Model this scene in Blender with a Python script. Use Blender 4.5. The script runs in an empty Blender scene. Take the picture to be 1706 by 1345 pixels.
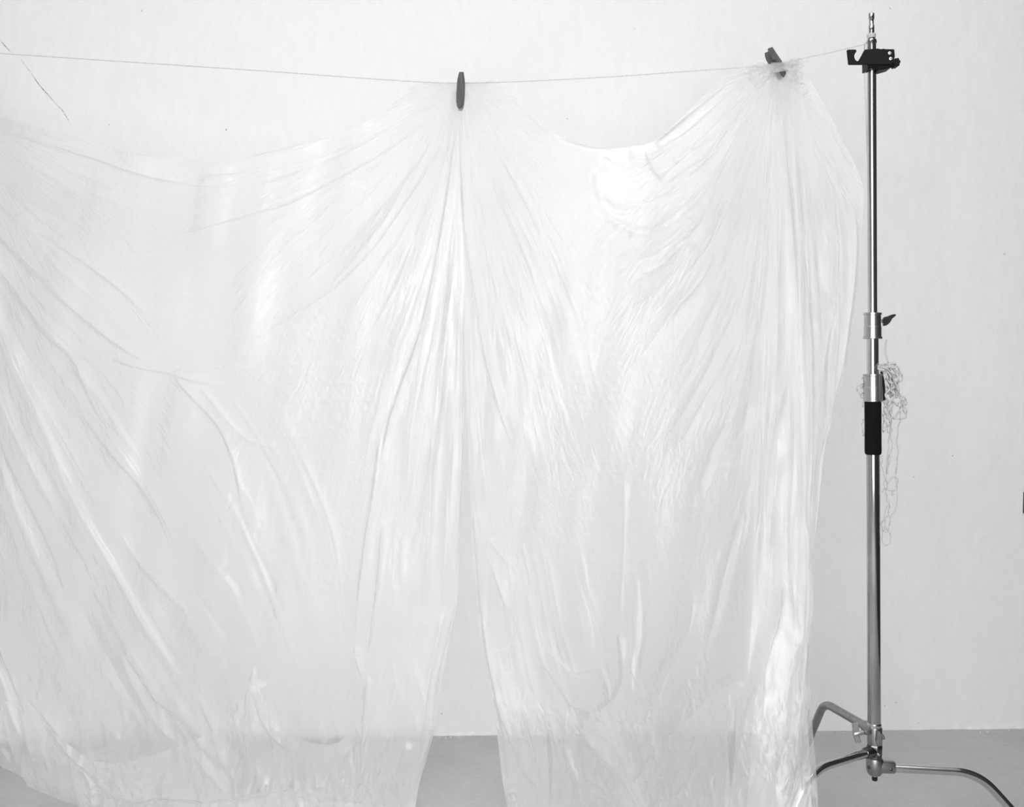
import bpy, math, random
import numpy as np
from mathutils import Vector, Matrix

random.seed(7)
SC = bpy.context.scene
COL = SC.collection
F = 1770.0          # focal length in pixels of the 1706 wide frame
CX, HY = 853.0, 600.0
H = 1.34            # camera height

# ------------------------------------------------------------ camera
cam = bpy.data.cameras.new('camera')
cam.sensor_fit = 'HORIZONTAL'
cam.sensor_width = 36.0
cam.lens = F / 1706.0 * 36.0
cam.shift_y = -(1345 / 2 - HY) / 1706.0
cam.clip_start = 0.05
co = bpy.data.objects.new('camera', cam)
co.location = (0, 0, H)
co.rotation_euler = (math.pi / 2, 0, 0)
COL.objects.link(co)
SC.camera = co

# ------------------------------------------------------------ world
w = bpy.data.worlds.new('room_light')
SC.world = w
w.use_nodes = True
nt = w.node_tree
nt.nodes.clear()
tc = nt.nodes.new('ShaderNodeTexCoord')
sx = nt.nodes.new('ShaderNodeSeparateXYZ')
mr = nt.nodes.new('ShaderNodeMapRange')
mr.inputs['From Min'].default_value = -0.5
mr.inputs['From Max'].default_value = 0.35
mr.inputs['To Min'].default_value = 0.19
mr.inputs['To Max'].default_value = 0.02
bg = nt.nodes.new('ShaderNodeBackground')
ow = nt.nodes.new('ShaderNodeOutputWorld')
nt.links.new(tc.outputs['Generated'], sx.inputs[0])
nt.links.new(sx.outputs['X'], mr.inputs['Value'])
mz = nt.nodes.new('ShaderNodeMapRange')          # pale ceiling overhead
mz.inputs['From Min'].default_value = 0.45
mz.inputs['From Max'].default_value = 0.8
mz.inputs['To Min'].default_value = 0.0
mz.inputs['To Max'].default_value = 0.38
ad = nt.nodes.new('ShaderNodeMath'); ad.operation = 'ADD'
nt.links.new(sx.outputs['Z'], mz.inputs['Value'])
nt.links.new(mr.outputs[0], ad.inputs[0]); nt.links.new(mz.outputs[0], ad.inputs[1])
nt.links.new(ad.outputs[0], bg.inputs['Strength'])
nt.links.new(bg.outputs[0], ow.inputs['Surface'])

# ------------------------------------------------------------ lights
def area(name, loc, target, sx_, sy_, power, spread=math.pi):
    l = bpy.data.lights.new(name, 'AREA')
    l.shape = 'RECTANGLE'
    l.size, l.size_y = sx_, sy_
    l.energy = power
    l.spread = spread
    o = bpy.data.objects.new(name, l)
    o.location = loc
    d = Vector(target) - Vector(loc)
    o.rotation_euler = d.to_track_quat('-Z', 'Y').to_euler()
    COL.objects.link(o)
    return o
area('window_light', (-0.25, -1.2, 1.85), (-0.25, 3.0, 1.85), 2.5, 2.8, 128)
area('top_fill_light', (0.3, 1.0, 3.9), (0.3, 3.7, 1.9), 2.8, 0.9, 24)  # added overhead fill that lifts the upper wall, no known source

SC.view_settings.view_transform = 'Standard'
SC.view_settings.look = 'None'
SC.view_settings.gamma = 1.0
SC.view_settings.use_curve_mapping = False
SC.view_settings.exposure = 0.38

# ------------------------------------------------------------ helpers
def P(px, py, Y):
    return Vector(((px - CX) / F * Y, Y, H - (py - HY) / F * Y))

def mesh_obj(name, verts, faces, mat=None, parent=None, smooth=True, loc=(0, 0, 0)):
    m = bpy.data.meshes.new(name)
    m.from_pydata([tuple(v) for v in verts], [], faces)
    m.update()
    if mat:
        m.materials.append(mat)
    if smooth:
        m.polygons.foreach_set('use_smooth', [True] * len(m.polygons))
    o = bpy.data.objects.new(name, m)
    o.location = loc
    COL.objects.link(o)
    if parent:
        o.parent = parent
    return o

def tag(o, label=None, cat=None, group=None, kind=None):
    if label: o['label'] = label
    if cat: o['category'] = cat
    if group: o['group'] = group
    if kind: o['kind'] = kind
    return o

def empty(name, loc, rot=(0, 0, 0)):
    o = bpy.data.objects.new(name, None)
    o.empty_display_size = 0.05
    o.location = loc
    o.rotation_euler = rot
    COL.objects.link(o)
    return o

class MB:
    def __init__(s):
        s.v, s.f = [], []
    def add(s, vs, fs):
        n = len(s.v)
        s.v += [Vector(x) for x in vs]
        s.f += [tuple(i + n for i in f) for f in fs]
        return s
    def lathe(s, prof, seg=32, mat=None):
        # prof: list of (r, z); closed with caps
        vs, fs = [], []
        for r, z in prof:
            for k in range(seg):
                a = 2 * math.pi * k / seg
                vs.append(Vector((r * math.cos(a), r * math.sin(a), z)))
        n = len(prof)
        for i in range(n - 1):
            for k in range(seg):
                k2 = (k + 1) % seg
                fs.append((i * seg + k, i * seg + k2, (i + 1) * seg + k2, (i + 1) * seg + k))
        fs.append(tuple(range(seg - 1, -1, -1)))
        fs.append(tuple((n - 1) * seg + k for k in range(seg)))
        if mat is not None:
            vs = [mat @ v for v in vs]
        return s.add(vs, fs)
    def tube(s, pts, rad, seg=12, cap=True):
        pts = [Vector(p) for p in pts]
        n = len(pts)
        rads = rad if isinstance(rad, (list, tuple)) else [rad] * n
        t0 = (pts[1] - pts[0]).normalized()
        up = Vector((0, 0, 1)) if abs(t0.z) < 0.9 else Vector((1, 0, 0))
        nrm = t0.cross(up).normalized()
        vs, fs = [], []
        for i, p in enumerate(pts):
            a = pts[max(i - 1, 0)]
            b = pts[min(i + 1, n - 1)]
            t = (b - a).normalized()
            nrm = (nrm - t * nrm.dot(t)).normalized()
            bn = t.cross(nrm)
            for k in range(seg):
                an = 2 * math.pi * k / seg
                vs.append(p + (nrm * math.cos(an) + bn * math.sin(an)) * rads[i])
        for i in range(n - 1):
            for k in range(seg):
                k2 = (k + 1) % seg
                fs.append((i * seg + k, i * seg + k2, (i + 1) * seg + k2, (i + 1) * seg + k))
        if cap:
            fs.append(tuple(range(seg - 1, -1, -1)))
            fs.append(tuple((n - 1) * seg + k for k in range(seg)))
        return s.add(vs, fs)
    def prism(s, poly, y0, y1, bev=0.0):
        # poly: list of (x, z), extruded along y, with a small chamfer
        n = len(poly)
        c = Vector((sum(p[0] for p in poly) / n, sum(p[1] for p in poly) / n))
        def ring(y, inset):
            out = []
            for i, p in enumerate(poly):
                a = Vector(poly[i - 1]); b = Vector(poly[(i + 1) % n]); q = Vector(p)
                e1 = (q - a).normalized(); e2 = (b - q).normalized()
                nn = Vector((e1.y + e2.y, -(e1.x + e2.x)))
                nn = nn.normalized() if nn.length > 1e-6 else Vector((0, 0))
                area_ = sum(poly[j - 1][0] * poly[j][1] - poly[j][0] * poly[j - 1][1] for j in range(n))
                sg = 1 if area_ > 0 else -1
                q2 = q - nn * sg * inset
                out.append(Vector((q2.x, y, q2.y)))
            return out
        rings = [ring(y0, bev), ring(y0 + bev, 0), ring(y1 - bev, 0), ring(y1, bev)]
        vs = [v for r in rings for v in r]
        fs = []
        for i in range(3):
            for k in range(n):
                k2 = (k + 1) % n
                fs.append((i * n + k, i * n + k2, (i + 1) * n + k2, (i + 1) * n + k))
        fs.append(tuple(range(n)))
        fs.append(tuple(3 * n + k for k in range(n - 1, -1, -1)))
        return s.add(vs, fs)
    def build(s, name, mat, parent=None, smooth=True, loc=(0, 0, 0), sharp=35):
        o = mesh_obj(name, s.v, s.f, mat, parent, smooth, loc)
        import bmesh
        bm = bmesh.new()
        bm.from_mesh(o.data)
        bmesh.ops.recalc_face_normals(bm, faces=bm.faces)
        for e in bm.edges:
            if len(e.link_faces) == 2:
                e.smooth = e.calc_face_angle(0) < math.radians(sharp)
        bm.to_mesh(o.data)
        bm.free()
        return o

def catmull(pts, n=8):
    pts = [Vector(p) for p in pts]
    out = []
    for i in range(len(pts) - 1):
        p0 = pts[max(i - 1, 0)]; p1 = pts[i]; p2 = pts[i + 1]; p3 = pts[min(i + 2, len(pts) - 1)]
        for k in range(n):
            t = k / n
            out.append(0.5 * ((2 * p1) + (p2 - p0) * t + (2 * p0 - 5 * p1 + 4 * p2 - p3) * t * t
                              + (3 * p1 - p0 - 3 * p2 + p3) * t ** 3))
    out.append(pts[-1])
    return out

# ------------------------------------------------------------ materials
def new_mat(name):
    m = bpy.data.materials.new(name)
    m.use_nodes = True
    n = m.node_tree
    n.nodes.clear()
    out = n.nodes.new('ShaderNodeOutputMaterial')
    return m, n, out

def simple(name, col, rough=0.5, metal=0.0, noise=0.0, nscale=20, bump=0.0, bscale=200, stretch=(1, 1, 1), spec=0.5, aniso=0):
    m, n, out = new_mat(name)
    b = n.nodes.new('ShaderNodeBsdfPrincipled')
    b.inputs['Roughness'].default_value = rough
    b.inputs['Metallic'].default_value = metal
    b.inputs['Specular IOR Level'].default_value = spec
    c = (col, col, col, 1) if not isinstance(col, tuple) else col
    b.inputs['Base Color'].default_value = c
    t = n.nodes.new('ShaderNodeTexCoord')
    mp = n.nodes.new('ShaderNodeMapping')
    mp.inputs['Scale'].default_value = stretch
    n.links.new(t.outputs['Object'], mp.inputs[0])
    if noise:
        tx = n.nodes.new('ShaderNodeTexNoise')
        tx.inputs['Scale'].default_value = nscale
        tx.inputs['Detail'].default_value = 6
        n.links.new(mp.outputs[0], tx.inputs['Vector'])
        r = n.nodes.new('ShaderNodeMapRange')
        r.inputs['From Min'].default_value = 0.3
        r.inputs['From Max'].default_value = 0.7
        r.inputs['To Min'].default_value = c[0] * (1 - noise)
        r.inputs['To Max'].default_value = c[0] * (1 + noise)
        n.links.new(tx.outputs['Fac'], r.inputs['Value'])
        n.links.new(r.outputs[0], b.inputs['Base Color'])
    if bump:
        tx = n.nodes.new('ShaderNodeTexNoise')
        tx.inputs['Scale'].default_value = bscale
        tx.inputs['Detail'].default_value = 4
        n.links.new(mp.outputs[0], tx.inputs['Vector'])
        bp = n.nodes.new('ShaderNodeBump')
        bp.inputs['Strength'].default_value = bump
        bp.inputs['Distance'].default_value = 0.001
        n.links.new(tx.outputs['Fac'], bp.inputs['Height'])
        n.links.new(bp.outputs[0], b.inputs['Normal'])
    n.links.new(b.outputs[0], out.inputs[0])
    return m

def surface_mat(name, base, mott, fine, speck, speck_scale, bump, rough):
    """painted plaster / concrete: broad mottling, fine grain, sparse dark specks, rough bump"""
    m, n, out = new_mat(name)
    b = n.nodes.new('ShaderNodeBsdfPrincipled')
    b.inputs['Roughness'].default_value = rough
    b.inputs['Specular IOR Level'].default_value = 0.25
    t = n.nodes.new('ShaderNodeTexCoord')
    def noise(scale, detail, rgh=0.5, stretch=None):
        x = n.nodes.new('ShaderNodeTexNoise')
        x.inputs['Scale'].default_value = scale
        x.inputs['Detail'].default_value = detail
        x.inputs['Roughness'].default_value = rgh
        if stretch:
            mp = n.nodes.new('ShaderNodeMapping')
            mp.inputs['Scale'].default_value = stretch
            n.links.new(t.outputs['Object'], mp.inputs[0])
            n.links.new(mp.outputs[0], x.inputs['Vector'])
        else:
            n.links.new(t.outputs['Object'], x.inputs['Vector'])
        return x.outputs['Fac']
    def mrange(v, a, b_, c, d):
        r = n.nodes.new('ShaderNodeMapRange')
        for k, val in zip(('From Min', 'From Max', 'To Min', 'To Max'), (a, b_, c, d)):
            r.inputs[k].default_value = val
        n.links.new(v, r.inputs['Value'])
        return r.outputs[0]
    def mul(a, b_):
        x = n.nodes.new('ShaderNodeMath'); x.operation = 'MULTIPLY'
        n.links.new(a, x.inputs[0]); n.links.new(b_, x.inputs[1])
        return x.outputs[0]
    v = mrange(noise(2.2, 8, 0.6), 0.3, 0.7, base * (1 - mott), base * (1 + mott))
    v = mul(v, mrange(noise(260, 3, 0.6), 0.3, 0.7, 1 - fine, 1 + fine))
    v = mul(v, mrange(noise(38, 5, 0.65, (1, 1, 0.35)), 0.3, 0.7, 1 - fine, 1 + fine))
    vo = n.nodes.new('ShaderNodeTexVoronoi')
    vo.inputs['Scale'].default_value = speck_scale
    n.links.new(t.outputs['Object'], vo.inputs['Vector'])
    sp = mrange(vo.outputs['Distance'], 0.02, 0.05, 1 - speck, 1.0)
    gate = mrange(noise(5.1, 2), 0.56, 0.62, 0.0, 1.0)
    mx = n.nodes.new('ShaderNodeMix')
    mx.inputs['A'].default_value = 1.0
    n.links.new(gate, mx.inputs['Factor'])
    n.links.new(sp, mx.inputs['B'])
    v = mul(v, mx.outputs['Result'])
    n.links.new(v, b.inputs['Base Color'])
    h = n.nodes.new('ShaderNodeMath'); h.operation = 'ADD'
    n.links.new(mrange(noise(14, 6, 0.6), 0, 1, 0, 1), h.inputs[0])
    n.links.new(mrange(noise(180, 3), 0, 1, 0, 0.12), h.inputs[1])
    bp = n.nodes.new('ShaderNodeBump')
    bp.inputs['Strength'].default_value = bump
    bp.inputs['Distance'].default_value = 0.006
    n.links.new(h.outputs[0], bp.inputs['Height'])
    n.links.new(bp.outputs[0], b.inputs['Normal'])
    n.links.new(b.outputs[0], out.inputs[0])
    return m

M_wall = surface_mat('white_plaster', 0.82, 0.018, 0.02, 0.25, 9, 0.5, 0.8)
M_floor = surface_mat('grey_concrete', 0.53, 0.07, 0.05, 0.45, 14, 0.5, 0.7)
M_dark = simple('dark_for_reflections', 0.03, 0.8)  # near black so the steel mirrors a dark right side
M_crack = simple('dark_plaster_crack', 0.12, 0.9)
M_chip = simple('loose_plaster_chips', 0.62, 0.9, noise=0.25, nscale=60)
M_metal = simple('polished_steel', 0.56, 0.13, 1.0, noise=0.06, nscale=30, stretch=(1, 1, 0.2))
M_tube = simple('worn_steel_column', 0.40, 0.15, 1.0, noise=0.20, nscale=24, stretch=(1, 1, 0.25))
M_satin = simple('satin_steel_collar', 0.50, 0.30, 1.0, noise=0.05, nscale=60)
M_cast = simple('cast_and_shaded_metal', 0.30, 0.36, 1.0, noise=0.10, nscale=70, bump=0.15, bscale=300)
M_castdark = simple('dark_cast_metal', 0.14, 0.28, 1.0, noise=0.15, nscale=70, bump=0.1, bscale=300)
M_black = simple('black_coated_metal', 0.006, 0.55, spec=0.2, bump=0.1, bscale=400)
M_foam = simple('black_foam', 0.006, 0.9, spec=0.1, bump=0.4, bscale=900)
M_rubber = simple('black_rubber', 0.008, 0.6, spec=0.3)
M_wood = simple('grey_painted_wood', 0.085, 0.75, noise=0.35, nscale=110, stretch=(1, 1, 0.12), bump=0.5, bscale=260, spec=0.3)
M_cord = simple('white_cotton_cord', 0.54, 0.95, noise=0.18, nscale=420, bump=1.0, bscale=900)
M_line = simple('white_string', 0.58, 0.95, noise=0.2, nscale=300, bump=0.8, bscale=900)
M_rivet = simple('bright_rivet', 0.85, 0.35, 0.6)
M_fit = simple('dark_fitting', 0.03, 0.5)

def film_mat(name, seed):
    m, n, out = new_mat(name)
    L = n.links.new
    def math_(op, a, b=None, clamp=False):
        x = n.nodes.new('ShaderNodeMath'); x.operation = op; x.use_clamp = clamp
        for i, v in enumerate((a, b)):
            if v is None: continue
            if isinstance(v, (int, float)): x.inputs[i].default_value = v
            else: L(v, x.inputs[i])
        return x.outputs[0]
    uv = n.nodes.new('ShaderNodeUVMap'); uv.uv_map = 'flow'
    tcx = n.nodes.new('ShaderNodeTexCoord')
    def noise(vec, scale, det, rgh, st=(1, 1, 1), dist=0.0):
        mp = n.nodes.new('ShaderNodeMapping')
        mp.inputs['Scale'].default_value = st
        mp.inputs['Location'].default_value = (seed, seed * .7, 0)
        L(vec, mp.inputs[0])
        x = n.nodes.new('ShaderNodeTexNoise')
        x.inputs['Scale'].default_value = scale
        x.inputs['Detail'].default_value = det
        x.inputs['Roughness'].default_value = rgh
        x.inputs['Distortion'].default_value = dist
        L(mp.outputs[0], x.inputs['Vector'])
        return x.outputs['Fac']
    uv2 = n.nodes.new('ShaderNodeUVMap'); uv2.uv_map = 'flow_other'
    uv3 = n.nodes.new('ShaderNodeUVMap'); uv3.uv_map = 'flow_weight'
    sw = n.nodes.new('ShaderNodeSeparateXYZ'); L(uv3.outputs[0], sw.inputs[0])
    def along(u_):      # wrinkles that run along the folds
        return math_('ABSOLUTE', math_('SUBTRACT', noise(u_, 42, 3, 0.6, (1, 0.16, 1), 0.4), 0.5))
    mxa = n.nodes.new('ShaderNodeMix')
    L(sw.outputs[0], mxa.inputs['Factor']); L(along(uv2.outputs[0]), mxa.inputs['A']); L(along(uv.outputs[0]), mxa.inputs['B'])
    ar = mxa.outputs['Result']
    c = noise(tcx.outputs['Object'], 75, 3, 0.6, (1, 1, 1), 0.8)     # small crinkle
    cr = math_('ABSOLUTE', math_('SUBTRACT', c, 0.5))
    gate = noise(tcx.outputs['Object'], 3.2, 2, 0.5)
    gm = n.nodes.new('ShaderNodeMapRange')
    gm.inputs['From Min'].default_value = 0.42; gm.inputs['From Max'].default_value = 0.62
    gm.inputs['To Min'].default_value = 0.12; gm.inputs['To Max'].default_value = 1.0
    L(gate, gm.inputs['Value'])
    hgt = math_('ADD', math_('MULTIPLY', ar, 1.5), math_('MULTIPLY', math_('MULTIPLY', cr, 0.75), gm.outputs[0]))
    bp = n.nodes.new('ShaderNodeBump')
    bp.inputs['Strength'].default_value = 0.7
    bp.inputs['Distance'].default_value = 0.006
    bp.invert = True
    L(hgt, bp.inputs['Height'])
    # more film along the line of sight where it is seen edge on
    geo = n.nodes.new('ShaderNodeNewGeometry')
    dt = n.nodes.new('ShaderNodeVectorMath'); dt.operation = 'DOT_PRODUCT'
    L(bp.outputs[0], dt.inputs[0]); L(geo.outputs['Incoming'], dt.inputs[1])
    cosv = math_('MAXIMUM', math_('ABSOLUTE', dt.outputs['Value']), 0.33)
    trans = math_('POWER', 0.76, math_('DIVIDE', 1.0, cosv))
    tr0 = n.nodes.new('ShaderNodeBsdfTransparent')
    hz_ = n.nodes.new('ShaderNodeBsdfRefraction')       # milky haze blurs what stands behind
    hz_.inputs['IOR'].default_value = 1.08
    hz_.inputs['Roughness'].default_value = 0.5
    tr = n.nodes.new('ShaderNodeMixShader'); tr.inputs[0].default_value = 0.45
    L(tr0.outputs[0], tr.inputs[1]); L(hz_.outputs[0], tr.inputs[2])
    df = n.nodes.new('ShaderNodeBsdfDiffuse'); df.inputs['Color'].default_value = (0.93, 0.93, 0.93, 1)
    tl = n.nodes.new('ShaderNodeBsdfTranslucent'); tl.inputs['Color'].default_value = (0.93, 0.93, 0.93, 1)
    L(bp.outputs[0], df.inputs['Normal']); L(bp.outputs[0], tl.inputs['Normal'])
    m1 = n.nodes.new('ShaderNodeMixShader'); m1.inputs[0].default_value = 0.5
    L(df.outputs[0], m1.inputs[1]); L(tl.outputs[0], m1.inputs[2])
    m2 = n.nodes.new('ShaderNodeMixShader')
    L(trans, m2.inputs[0]); L(m1.outputs[0], m2.inputs[1]); L(tr.outputs[0], m2.inputs[2])
    gl = n.nodes.new('ShaderNodeBsdfGlossy'); gl.inputs['Roughness'].default_value = 0.2
    gl.inputs['Color'].default_value = (1, 1, 1, 1)
    L(bp.outputs[0], gl.inputs['Normal'])
    fr = n.nodes.new('ShaderNodeFresnel'); fr.inputs['IOR'].default_value = 1.5
    L(bp.outputs[0], fr.inputs['Normal'])
    m3 = n.nodes.new('ShaderNodeMixShader')
    L(math_('MINIMUM', math_('MULTIPLY', fr.outputs[0], 0.52, True), 0.17), m3.inputs[0])
    L(m2.outputs[0], m3.inputs[1]); L(gl.outputs[0], m3.inputs[2])
    L(m3.outputs[0], out.inputs[0])
    return m
M_film = film_mat('clear_plastic_film', 0.0)
M_film2 = film_mat('clear_plastic_film_2', 3.7)

# ------------------------------------------------------------ room shell
def wall_y(X):      # the rear wall stands at a slight angle
    return 3.735 + (X + 1.80) * (3.863 - 3.735) / 3.66

XL, XR, ZT = -3.6, 2.3, 3.3
# rear wall: dense bottom edge with a slightly uneven lower lip
rg = np.random.RandomState(5)
vs, fs = [], []
n = 260
zs = [0.0, 0.012, 0.03, ZT]
for i in range(n + 1):
    X = XL + (XR - XL) * i / n
    bump_ = 0.0
    for k, z in enumerate(zs):
        off = (rg.uniform(0.0, 0.006), rg.uniform(0.0, 0.002), 0.0, 0.0)[k]
        zz = z + (rg.uniform(-0.003, 0.004) if k in (1, 2) else 0)
        vs.append((X, wall_y(X) - off, zz))
for i in range(n):
    for k in range(3):
        a = i * 4 + k
        fs.append((a, a + 4, a + 5, a + 1))
wall = mesh_obj('wall_rear', vs, fs, M_wall, smooth=False)
tag(wall, kind='structure')
wall.data.materials.append(M_crack)

def add_to_wall(vs2, fs2):
    me = wall.data
    import bmesh
    bm = bmesh.new(); bm.from_mesh(me)
    nv = [bm.verts.new(v) for v in vs2]
    for f in fs2:
        nf = bm.faces.new([nv[i] for i in f]); nf.material_index = 1
    bm.to_mesh(me); bm.free()

def on_wall(px, py, lift=0.0005):
    # intersection of the pixel ray with the wall
    s = (px - CX) / F
    k = (3.863 - 3.735) / 3.66
    Y = (3.735 + 1.80 * k) / (1 - k * s)
    p = P(px, py, Y)
    p.y -= lift
    return p
def ribbon(pts, wid):
    q = catmull([Vector((a, b, 0)) for a, b in pts], 6)
    vs, fs = [], []
    for i, p in enumerate(q):
        a = q[max(i - 1, 0)]; b = q[min(i + 1, len(q) - 1)]
        t = (b - a).normalized(); nn = Vector((-t.y, t.x, 0))
        ww = wid * (0.25 + 0.75 * math.sin(math.pi * i / (len(q) - 1))) * random.uniform(0.7, 1.2)
        for sgn in (-1, 1):
            v = p + nn * ww * sgn * 0.5 + Vector((random.uniform(-.2, .2), random.uniform(-.2, .2), 0))
            vs.append(on_wall(v.x, v.y))
    for i in range(len(q) - 1):
        fs.append((2 * i, 2 * i + 1, 2 * i + 3, 2 * i + 2))
    add_to_wall(vs, fs)
ribbon([(0, 66), (8, 76), (18, 87)], 1.1)
ribbon([(34, 98), (42, 109), (52, 122)], 0.5)
ribbon([(52, 122), (60, 134), (70, 147), (82, 160), (92, 172)], 1.0)
ribbon([(92, 172), (104, 184), (112, 197), (118, 208)], 0.6)
def spot(px, py, r, rz=1.0):
    k = 9
    add_to_wall([on_wall(px + r * random.uniform(.6, 1.1) * math.cos(2 * math.pi * i / k),
                         py + rz * r * random.uniform(.6, 1.1) * math.sin(2 * math.pi * i / k)) for i in range(k)],
                [tuple(range(k))])
for s_ in [(377, 216, 1.1, 1.6), (945, 198, .9, 1.3), (236, 18, .9, 1), (182, 208, .8, 1), (1483, 14, .8, 1.5), (1587, 760, .9, 1),
           (1499, 1212, 2.2, .7), (1489, 1213, 1.6, .6), (1689, 1213, 1.5, 1), (1530, 1205, 1.3, .6), (1592, 1214, 2.2, .5),
           (1560, 1216, 1.2, .5), (1405, 1214, 2, .5), (1390, 1213, 1.5, .4), (736, 1189, .9, 1.4), (745, 1228, 1.4, .6),
           (788, 1226, 1.6, .6), (812, 1229, 1.2, .5), (725, 1230, 1.2, .7), (1474, 1176, .9, .8), (1492, 1171, .8, 1.3)]:
    spot(*s_)

fl = mesh_obj('floor', [(XL, -2.6, 0), (XR, -2.6, 0), (XR, wall_y(XR) + .02, 0), (XL, wall_y(XL) + .02, 0)], [(0, 1, 2, 3)], M_floor, smooth=False)
tag(fl, kind='structure')
wr = mesh_obj('unseen_dark_side', [(XR, -2.6, 0), (XR, wall_y(XR), 0), (XR, wall_y(XR), ZT), (XR, -2.6, ZT)], [(0, 1, 2, 3)], M_dark, smooth=False)  # out of view, added to darken the column's right edge and nearby bounce
tag(wr, kind='structure')

# plaster crumbs swept against the foot of the wall
mb = MB()
rr = random.Random(11)
for i in range(230):
    X = rr.uniform(XL + .3, XR - .1)
    dy = abs(rr.gauss(0, 0.010)) + 0.017
    s = rr.uniform(0.0015, 0.0045) * (1.6 if rr.random() < .12 else 1)
    c = Vector((X, wall_y(X) - dy, s * .5))
    vv = [c + Vector((rr.uniform(.6, 1.6) * s * math.cos(a), rr.uniform(.4, 1) * s * math.sin(a), -s * .45)) for a in (0, 1.25, 2.5, 3.8, 5.0)]
    vv.append(c + Vector((0, 0, s * .5)))
    mb.add(vv, [(0, 1, 5), (1, 2, 5), (2, 3, 5), (3, 4, 5), (4, 0, 5)])
crumbs = mb.build('plaster_crumbs', M_chip, smooth=False)
tag(crumbs, 'loose plaster crumbs strewn along the foot of the white wall', 'debris', kind='stuff')

# ------------------------------------------------------------ clothesline
YS = 2.85           # distance of the stand
PEG1, PEG2 = (767, 139), (1291, 109)
def line_Y(px):
    return float(np.interp(px, [-700, -100, 767, 1291, 1440], [3.45, 3.17, 3.0, 2.885, 2.85]))
lp = [(-560, 58), (-300, 71), (-130, 81), (0, 89), (150, 99), (300, 109), (450, 119), (600, 130), (700, 136.5), (767, 138),
      (860, 136), (1000, 129), (1130, 120), (1230, 113), (1291, 109), (1330, 99), (1385, 87), (1440, 74)]
pts = catmull([P(x, y, line_Y(x)) for x, y in lp], 6)
SAX = (1457.3 - CX) / F * YS            # foot of the stand axis
def axis_x(z):                          # the column leans a little to the left at the top
    return SAX - 0.0040 * z
ztop = P(0, 60, YS).z
pts = [Vector((-3.2, wall_y(-3.2) - 0.0, 2.36))] + pts
# wound round the spigot, then down beside the column
ax = axis_x(ztop)
wind = []
for i in range(0, 64):
    a = math.pi + i / 63 * 2 * math.pi * 3.6
    z = ztop - 0.005 + 0.010 * i / 63
    wind.append(Vector((ax + 0.0105 * math.cos(a), YS + 0.0105 * math.sin(a), z)))
mb = MB()
rad = 0.0013
mb.tube(pts + [P(1444, 69, YS)] + wind, rad, 8)
mb.tube(catmull([P(1446, 66, YS - .01), P(1441, 74, YS - .012), P(1440, 88, YS + .02), P(1440.5, 125, YS + .015), P(1443, 200, YS + .014),
                 P(1446, 290, YS + .012), P(1449, 345, YS + .0175)], 6), rad * .9, 8)
cl = mb.build('clothesline', M_line, sharp=80)
tag(cl, 'thin white string stretched across the wall and tied to the steel stand', 'string')

# ------------------------------------------------------------ plastic sheets
def vnoise2(x, y, seed):
    r = np.random.RandomState(seed)
    N = 256
    g = r.rand(N, N) * 2 - 1
    xi = np.floor(x).astype(int); yi = np.floor(y).astype(int)
    fx = x - xi; fy = y - yi
    fx = fx * fx * fx * (fx * (fx * 6 - 15) + 10); fy = fy * fy * fy * (fy * (fy * 6 - 15) + 10)
    a = g[xi % N, yi % N]; b = g[(xi + 1) % N, yi % N]
    c = g[xi % N, (yi + 1) % N]; d = g[(xi + 1) % N, (yi + 1) % N]
    return (a * (1 - fx) + b * fx) * (1 - fy) + (c * (1 - fx) + d * fx) * fy

def curve2(pts, n):
    """smooth curve through pts, n samples evenly spaced by length"""
    q = catmull([Vector((a, b, 0)) for a, b in pts], 12)
    q = np.array([(v.x, v.y) for v in q])
    d = np.r_[0, np.cumsum(np.hypot(*np.diff(q, axis=0).T))]
    s = np.linspace(0, d[-1], n)
    return np.c_[np.interp(s, d, q[:, 0]), np.interp(s, d, q[:, 1])]

def coons(T, B, L, R, nu, nv):
    T = curve2(T, nu); B = curve2(B, nu); L = curve2(L, nv); R = curve2(R, nv)
    u = np.linspace(0, 1, nu)[None, :, None]; v = np.linspace(0, 1, nv)[:, None, None]
    S = (1 - v) * T[None] + v * B[None] + (1 - u) * L[:, None] + u * R[:, None]
    S -= (1 - u) * (1 - v) * T[0] + u * (1 - v) * T[-1] + (1 - u) * v * B[0] + u * v * B[-1]
    return S

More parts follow.
